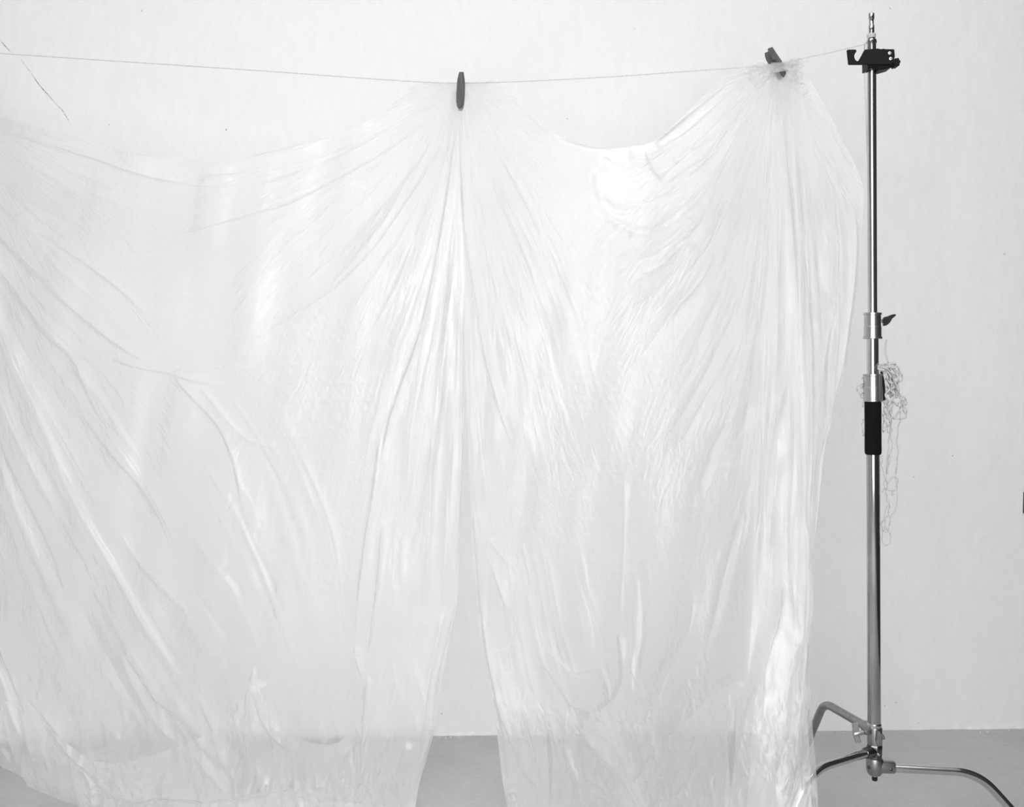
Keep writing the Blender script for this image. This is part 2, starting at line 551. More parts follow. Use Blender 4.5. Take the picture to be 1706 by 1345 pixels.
AMP = 0.6
def crease(px, py, H_, pts, amp, wid, kind='r', grow=1.0, nseg=14, fade=(0.12, 0.3)):
    """add a fold line to height field H_ (metres toward the viewer); wid in traced units"""
    c = curve2(pts, nseg)
    wmax = wid * max(1, grow)
    R_ = wmax * 6
    x0, y0 = c.min(0) - R_; x1, y1 = c.max(0) + R_
    idx = np.nonzero((px > x0) & (px < x1) & (py > y0) & (py < y1))[0]
    if len(idx) == 0: return
    X = px[idx]; Y = py[idx]
    best = np.full(len(idx), 1e12); s_ = np.zeros(len(idx)); sg = np.zeros(len(idx))
    n_ = len(c) - 1
    for i in range(n_):
        ax_, ay = c[i]; bx, by = c[i + 1]
        dx, dy = bx - ax_, by - ay
        LL = dx * dx + dy * dy + 1e-9
        t = np.clip(((X - ax_) * dx + (Y - ay) * dy) / LL, 0, 1)
        ex = X - ax_ - t * dx; ey = Y - ay - t * dy
        d2 = ex * ex + ey * ey
        m_ = d2 < best
        best[m_] = d2[m_]; s_[m_] = (i + t[m_]) / n_
        sg[m_] = np.sign(dx * ey[m_] - dy * ex[m_])
    d = np.sqrt(best)
    w_ = wid * (1 + (grow - 1) * s_)
    tp = np.clip(s_ / fade[0], 0, 1) * np.clip((1 - s_) / fade[1], 0, 1)
    tp = tp * tp * (3 - 2 * tp)
    q = d / w_
    if kind == 'r':
        pr = np.exp(-q * 1.3)
    elif kind == 'g':
        pr = np.exp(-q * q)
    elif kind == 's':     # steep on one side, long slope on the other
        pr = np.where(sg > 0, np.exp(-q * 2.6), np.exp(-q * 0.55))
    elif kind == 't':
        pr = np.where(sg < 0, np.exp(-q * 2.6), np.exp(-q * 0.55))
    H_[idx] += AMP * amp * tp * pr * (1 + (grow - 1) * s_ * 0.6)

def family(guides, n, rng, wid, amp, t0=(0, .3), t1=(.5, 1), px=None, py=None, H_=None, grow=1.8):
    G = np.array([curve2(g, 12) for g in guides])
    for k in range(n):
        p = rng.uniform(0, len(G) - 1.001)
        i = int(p); f = p - i
        c = G[i] * (1 - f) + G[i + 1] * f
        a = rng.uniform(*t0); b = rng.uniform(*t1)
        if b < a + .15: b = a + .15
        s = np.linspace(0, 1, 12)
        tt = np.linspace(a, min(b, 1), 7)
        q = np.c_[np.interp(tt, s, c[:, 0]), np.interp(tt, s, c[:, 1])]
        q[1:-1] += rng.normal(0, 2.0, (5, 2))
        L_ = np.hypot(*(q[-1] - q[0]))
        ww = wid * rng.uniform(.5, 1.8)
        aa = amp * ww / wid * rng.uniform(.4, 1.2) * (1 if rng.rand() < .75 else -1)
        crease(px, py, H_, [tuple(r) for r in q], aa, ww, rng.choice(['r', 'r', 'g', 's', 't']), grow, 9, (0.25, 0.45))

FAM_A = [
 [(745, 148), (640, 212), (520, 256), (390, 278), (300, 290)],
 [(750, 160), (620, 245), (500, 308), (400, 345), (280, 385)],
 [(755, 172), (640, 280), (540, 360), (450, 430), (350, 480)],
 [(760, 180), (690, 300), (610, 410), (520, 500), (425, 563)],
 [(765, 188), (710, 350), (660, 470), (600, 600), (560, 700)],
 [(767, 188), (735, 400), (690, 560), (650, 700), (620, 900)],
 [(768, 188), (755, 400), (735, 620), (700, 900), (650, 1250)],
 [(769, 188), (770, 450), (765, 700), (755, 1000), (700, 1320)]]
FAM_B = [
 [(-90, 160), (20, 205), (110, 240), (200, 275), (320, 300)],
 [(-90, 170), (0, 280), (110, 345), (230, 385), (360, 390)],
 [(-90, 180), (0, 360), (90, 460), (180, 550), (290, 630)],
 [(-90, 190), (0, 450), (100, 580), (200, 690), (290, 850)],
 [(-90, 190), (0, 530), (90, 720), (180, 900), (340, 1160)],
 [(-90, 200), (-10, 650), (60, 850), (150, 1030), (260, 1250)],
 [(-90, 300), (-20, 800), (20, 1000), (60, 1150), (150, 1310)]]
FAM_C = [
 [(20, 900), (60, 1040), (120, 1160), (200, 1260), (330, 1330)],
 [(120, 850), (200, 1000), (280, 1130), (350, 1230), (420, 1320)],
 [(270, 850), (330, 950), (400, 1050), (440, 1150), (500, 1240)],
 [(330, 650), (420, 760), (470, 900), (520, 1050), (560, 1200)],
 [(430, 600), (500, 750), (560, 900), (580, 1100), (590, 1300)]]
FAM_D = [
 [(785, 150), (850, 190), (930, 235), (980, 270), (1010, 320)],
 [(780, 170), (850, 300), (920, 430), (980, 600), (1010, 760)],
 [(775, 185), (800, 350), (860, 560), (910, 760), (960, 900)],
 [(772, 190), (790, 420), (815, 600), (850, 730), (890, 850)],
 [(771, 190), (778, 450), (785, 700), (805, 950), (860, 1200)]]
FAM_E = [
 [(1232, 118), (1150, 195), (1090, 240), (1040, 262), (990, 300)],
 [(1270, 150), (1210, 260), (1160, 330), (1090, 380), (1010, 350)],
 [(1282, 150), (1235, 320), (1170, 430), (1090, 540), (1000, 640)],
 [(1288, 150), (1250, 400), (1200, 560), (1130, 690), (1060, 820)],
 [(1290, 150), (1270, 450), (1240, 650), (1190, 800), (1120, 960)],
 [(1290, 150), (1280, 500), (1265, 750), (1240, 950), (1190, 1150)]]
FAM_F = [
 [(1288, 150), (1270, 450), (1250, 700), (1235, 900), (1200, 1300)],
 [(1292, 150), (1295, 450), (1285, 750), (1270, 1000), (1240, 1330)],
 [(1300, 150), (1315, 450), (1325, 750), (1320, 1000), (1310, 1330)],
 [(1320, 160), (1355, 400), (1365, 650), (1345, 950), (1350, 1330)],
 [(1345, 165), (1415, 330), (1415, 550), (1375, 800), (1352, 1100)]]
FAM_G = [
 [(800, 950), (820, 1080), (840, 1180), (880, 1270), (900, 1340)],
 [(870, 880), (900, 1050), (930, 1150), (960, 1230), (1010, 1330)],
 [(960, 850), (1000, 1000), (1020, 1100), (1040, 1200), (1040, 1330)],
 [(1180, 900), (1160, 1050), (1100, 1150), (1070, 1250), (1060, 1330)]]

# traced folds: (points, amp mm, width, kind)
TR_LEFT = [
 ([(690, 150), (640, 186), (560, 226), (470, 252), (400, 268), (330, 272)], 5, 5, 's'),
 ([(735, 158), (690, 168), (650, 186), (610, 212)], 7, 4, 'r'),
 ([(745, 165), (700, 190), (665, 207)], 5, 4, 'r'),
 ([(730, 190), (690, 222), (650, 250), (600, 280), (540, 310), (500, 335), (450, 352), (380, 372), (300, 392), (240, 390)], 8, 7, 's'),
 ([(735, 205), (710, 255), (680, 300), (640, 370), (600, 420), (560, 470)], 6, 6, 'r'),
 ([(745, 220), (715, 280), (670, 350), (620, 420), (560, 480), (500, 520), (425, 563)], 8, 7, 's'),
 ([(755, 200), (735, 300), (700, 400), (680, 470), (650, 520)], 5, 5, 'r'),
 ([(690, 400), (670, 460), (650, 500), (625, 545), (600, 562)], 5, 5, 't'),
 ([(767, 185), (770, 300), (777, 400), (790, 470), (803, 540), (812, 590)], 9, 4, 's'),
 ([(763, 188), (750, 300), (728, 430), (700, 560), (670, 640), (650, 700), (638, 760), (625, 850)], 9, 5, 's'),
 ([(760, 430), (745, 540), (735, 640), (733, 705)], 5, 5, 'r'),
 ([(700, 580), (690, 660), (680, 740), (676, 830)], 5, 6, 't'),
 ([(720, 720), (718, 830), (712, 950), (705, 1050)], 4, 6, 'r'),
 ([(745, 820), (742, 920), (735, 1020)], 4, 6, 'r'),
 ([(772, 480), (770, 640), (768, 780), (763, 900), (762, 1000)], 8, 5, 't'),
 ([(635, 720), (622, 820), (607, 920), (598, 1000), (594, 1090)], 9, 5, 's'),
 ([(640, 860), (632, 960), (620, 1060), (612, 1120)], 6, 4, 'r'),
 ([(616, 1120), (610, 1180), (606, 1240), (600, 1290)], 6, 5, 'r'),
 ([(590, 1078), (600, 1085), (612, 1085), (622, 1080)], 6, 4, 'r'),
 ([(590, 1080), (598, 1105), (606, 1130)], 6, 4, 's'),
 ([(762, 1000), (745, 1070), (730, 1140), (722, 1210), (700, 1290), (690, 1340)], 7, 6, 's'),
 ([(745, 1010), (722, 1100), (706, 1200), (690, 1290)], 5, 6, 't'),
 ([(0, 215), (70, 238), (150, 262), (230, 290), (300, 305), (380, 310), (480, 302)], 6, 6, 's'),
 ([(-80, 180), (0, 192), (80, 212), (160, 236), (240, 262), (310, 268), (330, 270)], 4, 5, 't'),
 ([(330, 300), (400, 292), (470, 288)], 5, 4, 'r'),
 ([(300, 272), (380, 264), (440, 258), (500, 242), (560, 228)], 5, 4, 't'),
 ([(-60, 260), (0, 340), (70, 390), (140, 435), (220, 500), (260, 555)], 6, 8, 's'),
 ([(-60, 300), (0, 385), (60, 450), (120, 510), (190, 570), (240, 600), (282, 618)], 11, 9, 's'),
 ([(0, 440), (40, 490), (90, 560), (130, 600), (170, 690), (205, 730)], 8, 7, 's'),
 ([(180, 595), (230, 612), (282, 622), (330, 636), (390, 645)], 6, 5, 's'),
 ([(282, 620), (330, 618), (380, 614), (430, 610)], 4, 5, 'r'),
 ([(285, 625), (330, 672), (370, 720), (395, 790), (410, 880)], 6, 8, 's'),
 ([(330, 640), (370, 690), (410, 730), (470, 748)], 4, 6, 'r'),
 ([(120, 600), (160, 650), (200, 715), (235, 770)], 6, 6, 't'),
 ([(-40, 420), (0, 520), (30, 600), (80, 700), (110, 790), (150, 870), (200, 955), (260, 1060), (310, 1125), (340, 1165), (370, 1215)], 8, 12, 't'),
 ([(-40, 560), (0, 640), (40, 730), (80, 810), (120, 900)], 8, 9, 't'),
 ([(0, 680), (20, 750), (60, 840), (100, 930), (120, 1010)], 6, 8, 's'),
 ([(130, 670), (180, 740), (230, 800), (270, 860), (300, 930)], 5, 9, 's'),
 ([(200, 880), (225, 920), (260, 960), (330, 1030)], 4, 8, 'r'),
 ([(205, 1068), (240, 1120), (270, 1165), (300, 1180), (350, 1235), (390, 1275)], 12, 6, 's'),
 ([(205, 1068), (225, 1130), (265, 1195), (310, 1235), (360, 1270), (400, 1330)], 7, 7, 't'),
 ([(335, 1150), (365, 1215), (380, 1255), (410, 1300)], 7, 6, 's'),
 ([(425, 1105), (420, 1160), (423, 1220), (418, 1290), (415, 1340)], 9, 5, 'r'),
 ([(398, 1160), (405, 1200), (418, 1250), (425, 1285)], 6, 5, 'r'),
 ([(428, 1130), (445, 1190), (480, 1235), (512, 1232)], 6, 7, 's'),
 ([(-40, 1010), (0, 1065), (30, 1130), (50, 1180), (62, 1240), (90, 1290), (110, 1325)], 12, 7, 's'),
 ([(0, 1100), (20, 1150), (40, 1200), (60, 1235)], 7, 7, 't'),
 ([(-60, 1180), (0, 1245), (40, 1300)], 9, 8, 'r'),
 ([(40, 1140), (90, 1195), (120, 1240), (160, 1275), (200, 1310), (300, 1330)], 9, 6, 's'),
 ([(150, 1275), (163, 1300), (166, 1345)], 8, 4, 'r'),
 ([(290, 1180), (330, 1240), (370, 1290), (400, 1325)], 6, 6, 's'),
 ([(200, 1330), (280, 1315), (360, 1320), (430, 1308), (510, 1300), (560, 1325), (600, 1338)], 10, 7, 's'),
 ([(300, 1345), (380, 1330), (470, 1340), (560, 1345)], 8, 6, 't'),
 ([(595, 1230), (600, 1270), (612, 1300)], 7, 5, 's'),
 ([(650, 1215), (640, 1260), (625, 1300)], 7, 5, 'r'),
 ([(680, 1230), (660, 1290), (645, 1330)], 7, 6, 's'),
]
TR_RIGHT = [
 ([(767, 185), (770, 300), (777, 400), (790, 470), (803, 560), (820, 640), (842, 710), (862, 765)], 10, 5, 's'),
 ([(770, 190), (785, 280), (795, 360), (810, 420)], 5, 6, 'r'),
 ([(785, 155), (800, 200), (820, 260)], 5, 5, 'r'),
 ([(830, 145), (870, 180), (905, 215), (940, 240)], 4, 5, 's'),
 ([(925, 228), (960, 240), (1000, 247), (1040, 243), (1085, 236)], 6, 4, 's'),
 ([(1090, 240), (1130, 205), (1180, 165), (1230, 125)], 10, 5, 's'),
 ([(1095, 246), (1140, 225), (1190, 180), (1240, 135)], 6, 5, 't'),
 ([(1000, 250), (988, 280), (982, 298), (990, 330), (1010, 360), (1050, 382), (1075, 388), (1110, 372), (1150, 345)], 2.5, 7, 'g'),
 ([(1076, 252), (1090, 285), (1112, 308)], 6, 5, 's'),
 ([(1112, 308), (1135, 290), (1180, 262), (1215, 225)], 6, 5, 't'),
 ([(1150, 250), (1180, 238), (1190, 246)], 5, 5, 'r'),
 ([(1120, 272), (1145, 268), (1165, 255)], 4, 5, 's'),
 ([(1040, 338), (1085, 334), (1135, 318), (1160, 300)], 4, 6, 's'),
 ([(1000, 330), (1030, 352), (1075, 345)], 3, 7, 'g'),
 ([(1012, 262), (990, 290)], 4, 6, 's'),
 ([(1022, 272), (1038, 280)], 3, 4, 'r'),
 ([(1140, 300), (1180, 260), (1210, 215), (1240, 180)], 7, 6, 's'),
 ([(1235, 200), (1200, 280), (1170, 330), (1140, 360), (1110, 392)], 7, 6, 's'),
 ([(1080, 385), (1110, 370), (1150, 335), (1185, 290)], 6, 5, 'r'),
 ([(1210, 330), (1185, 400), (1150, 450), (1125, 480)], 10, 8, 's'),
 ([(1190, 420), (1165, 470), (1130, 510), (1105, 545)], 10, 8, 't'),
 ([(1215, 440), (1195, 500), (1170, 550), (1150, 600)], 9, 8, 's'),
 ([(1225, 520), (1200, 570), (1165, 640), (1130, 700), (1100, 740)], 11, 9, 's'),
 ([(1225, 570), (1190, 630), (1150, 700), (1120, 760)], 8, 8, 't'),
 ([(1245, 670), (1235, 710), (1222, 740)], 10, 6, 's'),
 ([(1215, 700), (1195, 730), (1170, 780)], 7, 7, 's'),
 ([(1289, 170), (1278, 300), (1262, 420), (1245, 560), (1240, 640)], 7, 6, 's'),
 ([(1296, 160), (1300, 260), (1312, 380), (1318, 480), (1325, 600)], 8, 6, 'r'),
 ([(1315, 230), (1322, 300), (1332, 400), (1330, 500), (1332, 600), (1336, 700), (1342, 800)], 9, 5, 's'),
 ([(1335, 160), (1360, 250), (1385, 320), (1390, 380)], 6, 8, 'r'),
 ([(1345, 155), (1375, 200), (1410, 265), (1432, 310)], 5, 5, 's'),
 ([(1385, 320), (1395, 420), (1388, 520), (1370, 620), (1362, 740)], 7, 10, 't'),
 ([(1420, 330), (1425, 430), (1405, 600), (1380, 700), (1355, 800)], 6, 8, 't'),
 ([(1300, 640), (1280, 720), (1272, 830), (1275, 900)], 9, 7, 'r'),
 ([(1312, 640), (1312, 760), (1305, 880), (1310, 980), (1320, 1060)], 10, 6, 's'),
 ([(1330, 850), (1340, 930), (1345, 1000), (1340, 1060)], 9, 5, 's'),
 ([(1290, 950), (1285, 1020), (1262, 1100), (1256, 1170), (1235, 1220)], 11, 8, 't'),
 ([(1330, 1050), (1310, 1130), (1305, 1200), (1280, 1280), (1290, 1340)], 12, 9, 's'),
 ([(1340, 1040), (1335, 1130), (1325, 1220), (1335, 1340)], 9, 7, 's'),
 ([(1235, 850), (1220, 900), (1205, 960), (1190, 1030), (1175, 1090)], 10, 8, 's'),
 ([(1255, 1120), (1240, 1170), (1225, 1230), (1225, 1280), (1215, 1340)], 12, 7, 's'),
 ([(1220, 1170), (1210, 1230), (1203, 1290), (1200, 1345)], 9, 6, 't'),
 ([(1300, 1240), (1310, 1290), (1300, 1345)], 9, 5, 'r'),
 ([(785, 830), (795, 920), (800, 1000), (812, 1090), (830, 1170), (840, 1230), (845, 1290), (860, 1340)], 9, 5, 's'),
 ([(795, 850), (815, 930), (840, 1000), (870, 1060)], 5, 7, 'r'),
 ([(815, 900), (840, 930), (845, 925)], 5, 6, 'r'),
 ([(820, 1150), (845, 1210), (870, 1270), (890, 1300), (905, 1315)], 11, 8, 's'),
 ([(868, 1165), (882, 1220), (895, 1280), (910, 1315)], 9, 7, 't'),
 ([(900, 1100), (930, 1140), (945, 1165), (960, 1180), (985, 1165)], 8, 7, 's'),
 ([(905, 1075), (925, 1095), (960, 1125), (1000, 1115), (1015, 1160), (990, 1175)], 8, 7, 't'),
 ([(1030, 1050), (1036, 1110), (1030, 1150), (1000, 1180), (955, 1195)], 13, 8, 's'),
 ([(945, 1180), (942, 1220), (944, 1250), (960, 1290), (990, 1310), (1030, 1345)], 8, 4, 'r'),
 ([(955, 1200), (990, 1240), (1020, 1270), (1040, 1300), (1065, 1345)], 12, 6, 's'),
 ([(970, 1210), (1000, 1215), (1030, 1245), (1045, 1290), (1075, 1345)], 8, 7, 's'),
 ([(970, 1285), (1000, 1300), (1030, 1340)], 9, 5, 'r'),
 ([(1090, 1230), (1070, 1265), (1055, 1290), (1070, 1300)], 9, 6, 's'),
 ([(1040, 780), (1040, 900), (1035, 1000), (1036, 1060)], 2.5, 5, 'r'),
]

def base_Y(px, py):
    y0 = np.interp(px, [-700, -100, 767, 1291, 1440], [3.45, 3.17, 3.0, 2.885, 2.86])
    t = np.clip((py - 150) / 1200.0, 0, 1.1)
    fx = np.clip((px - 850) / 480.0, 0, 1); fx = fx * fx * (3 - 2 * fx)
    return y0 - (0.05 + 0.32 * fx) * t ** 1.8 + 0.012 * np.sin(px * 0.008 + 1) * t

def peg_damp(px, py):
    d1 = np.hypot(px - PEG1[0], (py - PEG1[1] - 15) * .9)
    d2 = np.hypot(px - PEG2[0], py - PEG2[1] - 15)
    d3 = np.hypot(px + 100, py - 190) * .62
    return np.clip(np.minimum(np.minimum(d1, d2), d3) / 170.0, 0.10, 1.0)

def relief(px, py, side, seed):
    base = seed // 10 * 10 + 1
    rng = np.random.RandomState(base)
    H_ = np.zeros(len(px))
    kw = dict(px=px, py=py, H_=H_)
    if side == 'L':
        family(FAM_A, 85, rng, 6, .0042, (0, .45), (.45, 1), **kw)
        family(FAM_B, 42, rng, 8, .0048, (.1, .5), (.5, 1), **kw)
        family(FAM_C, 45, rng, 8, .0040, (0, .5), (.4, 1), **kw)
        for t in TR_LEFT: crease(px, py, H_, t[0], t[1] * .0019, t[2], t[3])
    else:
        family(FAM_D, 45, rng, 7, .0034, (0, .4), (.45, 1), **kw)
        family(FAM_E, 105, rng, 6, .0048, (.0, .65), (.35, 1), **kw)
        family(FAM_F, 65, rng, 6, .0052, (0, .6), (.4, 1), **kw)
        family(FAM_G, 40, rng, 7, .0048, (0, .5), (.5, 1), **kw)
        for t in TR_RIGHT: crease(px, py, H_, t[0], t[1] * .0019, t[2], t[3])
    H_ = 0.016 * np.tanh(H_ / 0.016) * peg_damp(px, py)
    # broad billows, stretched down the sheet
    H_ += 0.009 * vnoise2(px / 130.0, py / 360.0, base + 3) * peg_damp(px, py)
    H_ += 0.006 * vnoise2(px / 45.0 + py / 300., py / 170.0, base + 4) * peg_damp(px, py)
    # crumpled low part, where the film gathers on the floor
    low = np.clip((py - 1080) / 220.0, 0, 1)
    cr = 1 - np.abs(vnoise2(px / 20.0 - py / 90., py / 110.0, seed + 5))
    H_ += 0.008 * low * cr
    cr2 = 1 - np.abs(vnoise2(px / 12.0 + py / 40., py / 34.0, seed + 6))
    H_ += 0.0035 * (0.12 + low) * cr2
    # patches of hard crinkle
    gate_ = np.clip(vnoise2(px / 70., py / 60., base + 8) * 2.2 + .1 + 0.5 * low, 0, 1)
    cr3 = 1 - np.abs(vnoise2(px / 8.0 - py / 30., py / 15.0, seed + 9))
    H_ += 0.0046 * gate_ * (0.10 + low) * cr3 * peg_damp(px, py)
    return H_

def patch(T, B, L, R, nu, nv, side, seed, off=0.0, extra=None, rel=1.0):
    S = coons(T, B, L, R, nu, nv)
    px = S[..., 0].ravel(); py = S[..., 1].ravel()
    # ragged pull of the free edges
    Y0 = base_Y(px, py)
    X = (px - CX) / F * Y0
    Z = H - (py - HY) / F * Y0
    h = relief(px, py, side, seed) * rel
    if extra is not None: h = h + extra(px, py)
    Y = Y0 - h - off * np.clip(peg_damp(px, py) * 1.5, 0.3, 1)
    Z = np.maximum(Z, 0.006 + 0.004 * (1 + vnoise2(px / 20., py / 9., 9)))
    V = np.c_[X, Y, Z]
    i = np.arange(nv - 1)[:, None] * nu + np.arange(nu - 1)[None]
    Fq = np.stack([i, i + 1, i + nu + 1, i + nu], -1).reshape(-1, 4)
    wob = 25 * vnoise2(px / 60., py / 60., 5)
    if side == 'L':
        edge = 300; pa, pb = PEG1, (-90, 180)
    else:
        edge = 990; pa, pb = PEG2, PEG1
    uvs = []
    for gx, gy in (pa, pb):
        uvs += [np.arctan2(px - gx, py - gy) * 0.75, np.hypot(px - gx, py - gy) / 590.0]
    wgt = np.clip((px + wob - edge) / 160.0 + .5, 0, 1)
    return V, Fq, np.c_[uvs[0], uvs[1], uvs[2], uvs[3], wgt]

def film(name, patches, mat):
    Vs, Fs, Us, n_ = [], [], [], 0
    for V, Fq, UV in patches:
        Vs.append(V); Fs.append(Fq + n_); Us.append(UV); n_ += len(V)
    V = np.concatenate(Vs); Fq = np.concatenate(Fs); UV = np.concatenate(Us)
    me = bpy.data.meshes.new(name)
    me.vertices.add(len(V)); me.vertices.foreach_set('co', V.astype(np.float32).ravel())
    me.loops.add(len(Fq) * 4); me.loops.foreach_set('vertex_index', Fq.astype(np.int32).ravel())
    me.polygons.add(len(Fq)); me.polygons.foreach_set('loop_start', (np.arange(len(Fq)) * 4).astype(np.int32))
    me.polygons.foreach_set('use_smooth', np.ones(len(Fq), bool))
    li = Fq.ravel()
    for nm, cols in (('flow', [0, 1]), ('flow_other', [2, 3]), ('flow_weight', [4, 4])):
        uvl = me.uv_layers.new(name=nm)
        uvl.data.foreach_set('uv', UV[li][:, cols].astype(np.float32).ravel())
    me.update(calc_edges=True)
    me.validate()
    me.materials.append(mat)
    o = bpy.data.objects.new(name, me)
    COL.objects.link(o)
    return o

LT = [(-130, 100), (-70, 165), (0, 193), (110, 224), (230, 258), (310, 268), (400, 263), (500, 241), (570, 222), (640, 187), (690, 142), (740, 139), (770, 140)]
LR = [(770, 140), (771, 300), (775, 600), (768, 830), (765, 900), (762, 1000), (748, 1070), (738, 1130), (725, 1210), (712, 1262), (700, 1300), (692, 1348)]
LB = [(-130, 1190), (0, 1272), (60, 1305), (120, 1325), (180, 1345), (260, 1372), (420, 1378), (600, 1380), (650, 1366), (692, 1348)]
LL = [(-130, 100), (-138, 500), (-140, 900), (-130, 1190)]
RT = [(764, 140), (800, 137), (832, 138), (880, 183), (930, 228), (1010, 246), (1090, 234), (1150, 180), (1200, 134), (1234, 112), (1285, 106),
      (1308, 108), (1325, 98), (1340, 118), (1348, 158)]
RR = [(1348, 158), (1385, 215), (1415, 270), (1438, 318), (1432, 400), (1424, 520), (1400, 650), (1375, 740), (1362, 850), (1350, 960), (1344, 1060), (1350, 1180), (1358, 1280), (1362, 1388), (1366, 1560)]
RL = [(764, 140), (768, 300), (775, 600), (783, 830), (785, 900), (792, 980), (800, 1060), (820, 1160), (828, 1200), (833, 1260), (840, 1310), (862, 1388)]
RB = [(862, 1388), (1000, 1394), (1150, 1410), (1220, 1480), (1366, 1560)]

left_main = patch(LT, LB, LL, LR, 430, 560, 'L', 21)
left_bundle = patch([(752, 150), (770, 150)],
                    [(575, 1372), (610, 1362), (650, 1352), (690, 1346)],
                    [(752, 150), (735, 300), (700, 440), (668, 590), (641, 700), (625, 820), (604, 930), (597, 1010), (593, 1090), (606, 1150), (598, 1230), (575, 1372)],
                    [(770, 150), (772, 300), (773, 600), (766, 830), (760, 950), (758, 1000), (740, 1080), (728, 1150), (718, 1220), (706, 1270), (690, 1346)],
                    120, 480, 'L', 22, off=0.020)
left_band = patch([(-130, 300), (-60, 330), (0, 372)],
                  [(-130, 1150), (60, 1240), (200, 1300), (400, 1340)],
                  [(-130, 300), (-132, 700), (-130, 1150)],
                  [(0, 372), (70, 470), (140, 590), (175, 690), (235, 790), (290, 900), (330, 1010), (350, 1100), (372, 1180), (400, 1340)],
                  200, 420, 'L', 23, off=0.026)
left_hem = patch([(130, 1278), (200, 1300), (300, 1312), (400, 1318), (440, 1306), (510, 1300), (560, 1322), (640, 1330), (690, 1335)],
                 [(150, 1345), (260, 1384), (420, 1388), (600, 1388), (680, 1362)],
                 [(130, 1278), (140, 1320), (150, 1345)], [(690, 1335), (688, 1350), (680, 1362)], 220, 50, 'L', 24, off=0.035)
left_low = patch([(10, 1150), (90, 1200), (180, 1260), (300, 1235), (400, 1180), (430, 1120), (470, 1200), (560, 1230), (605, 1180)],
                 [(60, 1300), (180, 1345), (280, 1384), (420, 1388), (590, 1388)],
                 [(10, 1150), (30, 1230), (60, 1300)], [(605, 1180), (598, 1270), (590, 1388)], 240, 110, 'L', 25, off=0.045)
left_top_hem = patch([(-130, 108), (-70, 170), (0, 195), (110, 226), (230, 260), (310, 270), (400, 265), (500, 243), (570, 224), (640, 189), (690, 146)],
                     [(-130, 150), (-70, 196), (0, 222), (70, 240), (150, 264), (230, 292), (310, 306), (400, 290), (500, 256), (570, 234), (650, 196), (696, 160)],
                     [(-130, 108), (-130, 130), (-130, 150)], [(690, 146), (694, 152), (696, 160)], 360, 24, 'L', 26, off=0.007)
s1 = film('plastic_sheet', [left_main, left_bundle, left_band, left_hem, left_low, left_top_hem], M_film)
tag(s1, 'wide clear plastic sheet sagging from the left frame edge to the upright clothespin', 'plastic sheet')

right_main = patch(RT, RB, RL, RR, 400, 560, 'R', 31)
right_bundle = patch([(1282, 118), (1330, 118)],
                     [(1203, 1450), (1270, 1470), (1356, 1560)],
                     [(1282, 118), (1270, 300), (1258, 450), (1262, 650), (1262, 820), (1240, 960), (1232, 1060), (1225, 1150), (1203, 1450)],
                     [(1330, 118), (1336, 260), (1340, 400), (1345, 600), (1348, 800), (1343, 900), (1346, 1000), (1335, 1090), (1338, 1200), (1356, 1560)],
                     110, 480, 'R', 32, off=0.030)
right_inner = patch([(1288, 150), (1315, 150)],
                    [(1230, 1460), (1312, 1480)],
                    [(1288, 150), (1296, 400), (1285, 700), (1280, 860), (1262, 1050), (1245, 1160), (1230, 1460)],
                    [(1315, 150), (1322, 400), (1330, 700), (1335, 900), (1325, 1050), (1312, 1180), (1312, 1480)],
                    70, 420, 'R', 33, off=0.050)
pocket = patch([(1000, 250), (1040, 244), (1090, 237), (1150, 190), (1236, 128)],
               [(1012, 362), (1050, 384), (1080, 388), (1140, 355), (1225, 235)],
               [(1000, 250), (984, 292), (990, 330), (1012, 362)],
               [(1236, 128), (1240, 170), (1225, 235)], 130, 90, 'R', 34, off=0.012)
def tuft_extra(px, py):
    over = 0.036 * np.exp(-((px - 1297) / 8.0) ** 2 - ((py - 120.5) / 4.5) ** 2)
    return over * (1.0) + 0.006 * vnoise2(px / 11., py / 9., 77) + 0.003 * (1 - 2 * np.abs(vnoise2(px / 6., py / 5., 78)))
tuft = patch([(1238, 122), (1262, 106), (1284, 112), (1300, 116), (1315, 100), (1328, 97), (1340, 104)],
             [(1262, 152), (1285, 133), (1296, 124), (1305, 128), (1320, 150), (1342, 164), (1352, 168)],
             [(1238, 122), (1250, 140), (1262, 152)], [(1340, 104), (1336, 130), (1352, 168)], 90, 50, 'R', 35, off=0.020, extra=tuft_extra)
low_left = patch([(800, 1060), (840, 1100), (880, 1140), (905, 1180)],
                 [(858, 1388), (890, 1388), (920, 1388)],
                 [(800, 1060), (821, 1160), (830, 1230), (840, 1310), (858, 1388)],
                 [(905, 1180), (912, 1250), (915, 1320), (920, 1388)], 90, 150, 'R', 36, off=0.022)
low_mid = patch([(950, 1195), (1000, 1185), (1030, 1150), (1036, 1120)],
                [(1040, 1388), (1070, 1388), (1090, 1388)],
                [(950, 1195), (985, 1240), (1020, 1290), (1040, 1388)],
                [(1036, 1120), (1042, 1200), (1060, 1290), (1090, 1388)], 90, 150, 'R', 37, off=0.022)
low_right = patch([(905, 1160), (960, 1215), (1040, 1190), (1110, 1215), (1180, 1150), (1235, 1120)],
                  [(905, 1388), (1000, 1394), (1150, 1412), (1240, 1480)],
                  [(905, 1160), (920, 1270), (905, 1388)], [(1235, 1120), (1205, 1230), (1240, 1480)], 170, 150, 'R', 38, off=0.040)
right_top_hem = patch([(930, 230), (1010, 248), (1090, 236), (1150, 182), (1200, 136), (1234, 114)],
                      [(935, 240), (1010, 256), (1096, 248), (1160, 206), (1215, 158), (1248, 126)],
                      [(930, 230), (932, 235), (935, 240)], [(1234, 114), (1240, 120), (1248, 126)], 190, 20, 'R', 39, off=0.010)
